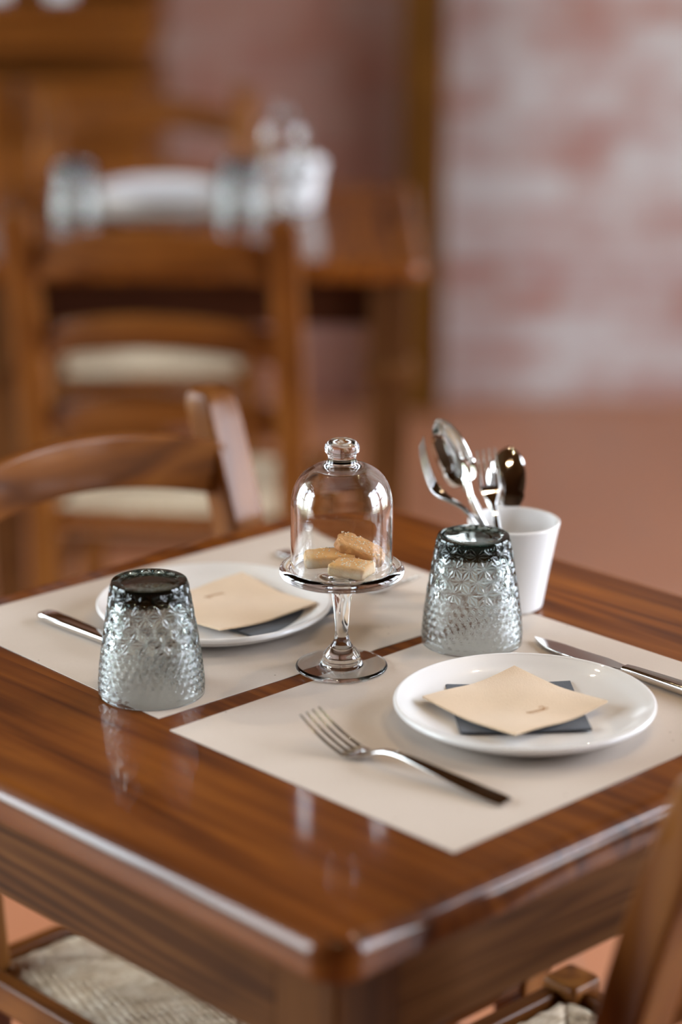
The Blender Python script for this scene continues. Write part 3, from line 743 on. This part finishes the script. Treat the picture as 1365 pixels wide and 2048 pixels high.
def make_knife():
    t = empty('knife')
    g = G(); sweep(g, interp([(0, 0.0040, 0.013, 0.0060), (0.004, 0.0044, 0.0165, 0.0078), (0.03, 0.0046, 0.0160, 0.0080), (0.07, 0.0046, 0.0135, 0.0078), (0.098, 0.0045, 0.0115, 0.0074), (0.106, 0.0044, 0.0105, 0.0066)], np.linspace(0, 0.106, 40)))
    g.build('handle', M['steel'], t, 50, wn=True)
    rings = []
    for u in np.linspace(0, 1, 34):
        y = 0.104 + 0.106 * u
        w = 0.0105 + 0.0095 * min(1, u / 0.25) if u < 0.25 else 0.0200 * (1 - max(0, (u - 0.62) / 0.38) ** 2.2 * 0.93)
        xo = 0.0035 * max(0, (u - 0.5) / 0.5) ** 2 * 2
        th = 0.0026 * (1 - 0.4 * u)
        rings.append([(x + xo, y, 0.0044 + h * (1.0 if x < 0 else 0.35) - 0.0020 * u) for x, h in rr(w, th, th * 0.3, 3)])
    G().loft(rings).build('blade', M['steel'], t, 50, wn=True)
    return t
FK = tag(make_fork(), 'fork', 'fork', 'steel forks'); place(FK, (0.084, 0.028, ZM), radians(6.5), 'steel fork lying at the front left of the near placemat, tines up')
F2b = place(FK.copy(), (0.354, 0.560, ZM), radians(180 - 3.5), 'steel fork lying on the rear placemat behind the cake stand'); COL.objects.link(F2b)
KN = tag(make_knife(), 'knife', 'knife', 'steel table knives'); place(KN, (0.3445, 0.030, ZM), radians(0), 'steel knife lying right of the front plate, on the near placemat')
place(copy_tree(KN), (0.083, 0.568, ZM), radians(180), 'steel knife on the rear placemat, its handle showing left of the left glass')

# ------------------------------------------------------------------ cutlery cup
def make_cup():
    out = smooth_prof([(0.0235, 0.0), (0.0258, 0.0008), (0.0270, 0.0030), (0.0285, 0.012), (0.0318, 0.032), (0.0355, 0.052), (0.0385, 0.068), (0.0402, 0.0765)], 5)
    lip = [(0.0387 + 0.0017 * cos(a), 0.0772 + 0.0017 * sin(a)) for a in np.linspace(0, pi, 8)]
    inn = smooth_prof([(0.0368, 0.0755), (0.0352, 0.068), (0.0323, 0.052), (0.0287, 0.032), (0.0257, 0.014), (0.0235, 0.0065), (0.0190, 0.0045), (0, 0.0042)], 5)
    return G().lathe([(0, 0.0012), (0.0225, 0.0012)] + out + lip + inn, 96).build('cutlery_cup', M['china'], smooth=50)
CC = Vector((0.402, 0.312, ZM))
CU = tag(make_cup(), 'white tapered china cup holding cutlery behind the right tumbler', 'cup', 'white china cups'); CU.location = CC
o = place(CU.copy(), rm(-0.068, 4.00, TZ + 0.0003), 0, 'blurred white cup at the right end of the rear table setting'); COL.objects.link(o)
o = place(CU.copy(), rm(-0.735, 5.24, 0.9808), 0, 'blurred white cup on the sideboard, at the left photo edge'); COL.objects.link(o)
o = place(CU.copy(), rm(-0.600, 5.24, 0.9808), 0, 'blurred white cup on the sideboard, the right one of two'); COL.objects.link(o)

def stand_in_cup(o, p0, tip, up, L, label, zt):
    """p0 handle end, tip head end, up = direction the hollow side faces"""
    p0, tip, up = Vector(p0), Vector(tip), Vector(up)
    d = tip - p0; s = d.length / hypot(L, zt); d.normalize(); n = (up - d * up.dot(d)).normalized(); a = math.atan2(zt, L)
    y = d * cos(a) - n * sin(a); z = d * sin(a) + n * cos(a); x = y.cross(z)
    m = Matrix((x, y, z)).transposed().to_4x4()
    m = Matrix.Translation(p0) @ m @ Matrix.Scale(s, 4)
    place(o, None, mat=m, label=label)
tocam = -(F2 * cos(PITCH)) + Vector((0, 0, sin(PITCH)))
ZB = ZM + 0.006
def inc(x, d, z): return CC + R2 * x + F2 * d + Vector((0, 0, z))
f1 = FK.copy(); COL.objects.link(f1); stand_in_cup(f1, inc(0.015, -0.002, 0.0065), (0.3450, 0.3700, TZ + 0.1500), R2 * 0.95 - F2 * 0.25 + Vector((0, 0, 0.3)), 0.184, 'steel fork leaning furthest left out of the white cup, seen edge on', 0.024)
s1 = make_spoon(); tag(s1, 'spoon', 'spoon', 'steel spoons'); stand_in_cup(s1, inc(0.010, -0.012, 0.0065), (0.3783, 0.3839, TZ + 0.1605), tocam * 0.7 - R2 * 0.75, 0.194, 'steel spoon standing tallest in the white cup, hollow side to the camera', 0.0125)
s2 = s1.copy(); COL.objects.link(s2); stand_in_cup(s2, inc(0.002, 0.010, 0.0065), (0.3935, 0.3975, TZ + 0.1480), -tocam * 0.6 + R2 * 0.5, 0.194, 'steel spoon in the white cup, mostly hidden behind the tallest spoon', 0.0125)
f2 = FK.copy(); COL.objects.link(f2); stand_in_cup(f2, inc(-0.004, -0.017, 0.0070), (0.4105, 0.3545, TZ + 0.1335), tocam + R2 * 0.05, 0.184, 'steel fork in the middle of the white cup, tines up and facing the camera', 0.024)
s3 = tag(make_spoon(0.088, 0.0245), 'spoon', 'spoon', 'steel spoons'); stand_in_cup(s3, inc(-0.015, 0.004, 0.0080), (0.4500, 0.3620, TZ + 0.1265), -tocam + R2 * 0.25, 0.194, 'dark reflecting steel spoon at the right of the white cup, rounded back to the camera', 0.0125)

# ------------------------------------------------------------------ light
Wd = bpy.data.worlds.new('daylight'); SC.world = Wd; Wd.use_nodes = True
nt = Wd.node_tree; bg = nt.nodes['Background']
tc = nt.nodes.new('ShaderNodeTexCoord'); sp = nt.nodes.new('ShaderNodeSeparateXYZ'); cr = nt.nodes.new('ShaderNodeValToRGB')
nt.links.new(tc.outputs['Generated'], sp.inputs[0])
mt = nt.nodes.new('ShaderNodeMath'); mt.operation = 'MULTIPLY_ADD'; mt.inputs[1].default_value = 0.5; mt.inputs[2].default_value = 0.5
nt.links.new(sp.outputs[2], mt.inputs[0]); nt.links.new(mt.outputs[0], cr.inputs['Fac'])
e = cr.color_ramp.elements; e[0].position = 0.44; e[0].color = (0.20, 0.22, 0.17, 1); e[1].position = 0.56; e[1].color = (0.84, 0.91, 1.04, 1)
dp = nt.nodes.new('ShaderNodeVectorMath'); dp.operation = 'DOT_PRODUCT'; dp.inputs[1].default_value = R2
nt.links.new(tc.outputs['Generated'], dp.inputs[0])
m2 = nt.nodes.new('ShaderNodeMath'); m2.operation = 'MULTIPLY_ADD'; m2.inputs[1].default_value = 0.5; m2.inputs[2].default_value = 0.5; nt.links.new(dp.outputs['Value'], m2.inputs[0])
c2 = nt.nodes.new('ShaderNodeValToRGB'); c2.color_ramp.elements[0].color = (0.86, 0.90, 0.86, 1); c2.color_ramp.elements[1].color = (1.0, 1.0, 1.0, 1); nt.links.new(m2.outputs[0], c2.inputs['Fac'])
mm = nt.nodes.new('ShaderNodeMix'); mm.data_type = 'RGBA'; mm.blend_type = 'MULTIPLY'; mm.inputs[0].default_value = 1.0
nt.links.new(cr.outputs[0], mm.inputs[6]); nt.links.new(c2.outputs[0], mm.inputs[7])
nt.links.new(mm.outputs[2], bg.inputs['Color']); bg.inputs['Strength'].default_value = 21.5

def spot(X, D, power, aim, size=80):
    l = bpy.data.lights.new('ceiling_spotlight', 'SPOT'); l.energy = power * 1.0; l.color = (1.0, 0.76, 0.48); l.shadow_soft_size = 0.017; l.spot_size = radians(size); l.spot_blend = 0.5
    o = bpy.data.objects.new('ceiling_spotlight', l); COL.objects.link(o); o.location = rm(X, D, 2.85)
    o.rotation_euler = (Vector(aim) - o.location).to_track_quat('-Z', 'Y').to_euler()
for X, D, pw in ((0.75, 2.9, 26), (1.15, 2.2, 26), (-0.6, 3.0, 14), (0.25, 0.75, 18), (-0.35, 0.70, 18)):
    spot(X, D, pw, (0.2, 0.3, TZ))

# ------------------------------------------------------------------ camera
cd = bpy.data.cameras.new('camera'); cam = bpy.data.objects.new('camera', cd); COL.objects.link(cam)
cd.sensor_fit = 'VERTICAL'; cd.sensor_height = 36.0; cd.sensor_width = 24.0; cd.lens = 85.0; cd.clip_start = 0.05
fw = Vector((cos(YAW) * cos(PITCH), sin(YAW) * cos(PITCH), -sin(PITCH))); U = R2.cross(fw)
Rr = R2 * cos(ROLL) + U * sin(ROLL); Ur = -R2 * sin(ROLL) + U * cos(ROLL)
cam.matrix_world = Matrix.Translation(CAM) @ Matrix((Rr, Ur, -fw)).transposed().to_4x4()
cd.dof.use_dof = True; cd.dof.focus_distance = 1.95; cd.dof.aperture_fstop = 1.85
SC.camera = cam

SC.view_settings.view_transform = 'Standard'; SC.view_settings.look = 'None'; SC.view_settings.gamma = 1.0; SC.view_settings.use_curve_mapping = False
SC.view_settings.exposure = 0.0
SC.cycles.use_denoising = True; SC.cycles.max_bounces = 16; SC.cycles.transmission_bounces = 16; SC.cycles.glossy_bounces = 6; SC.cycles.diffuse_bounces = 4
SC.cycles.sample_clamp_indirect = 60.0; SC.cycles.caustics_reflective = True; SC.cycles.caustics_refractive = True
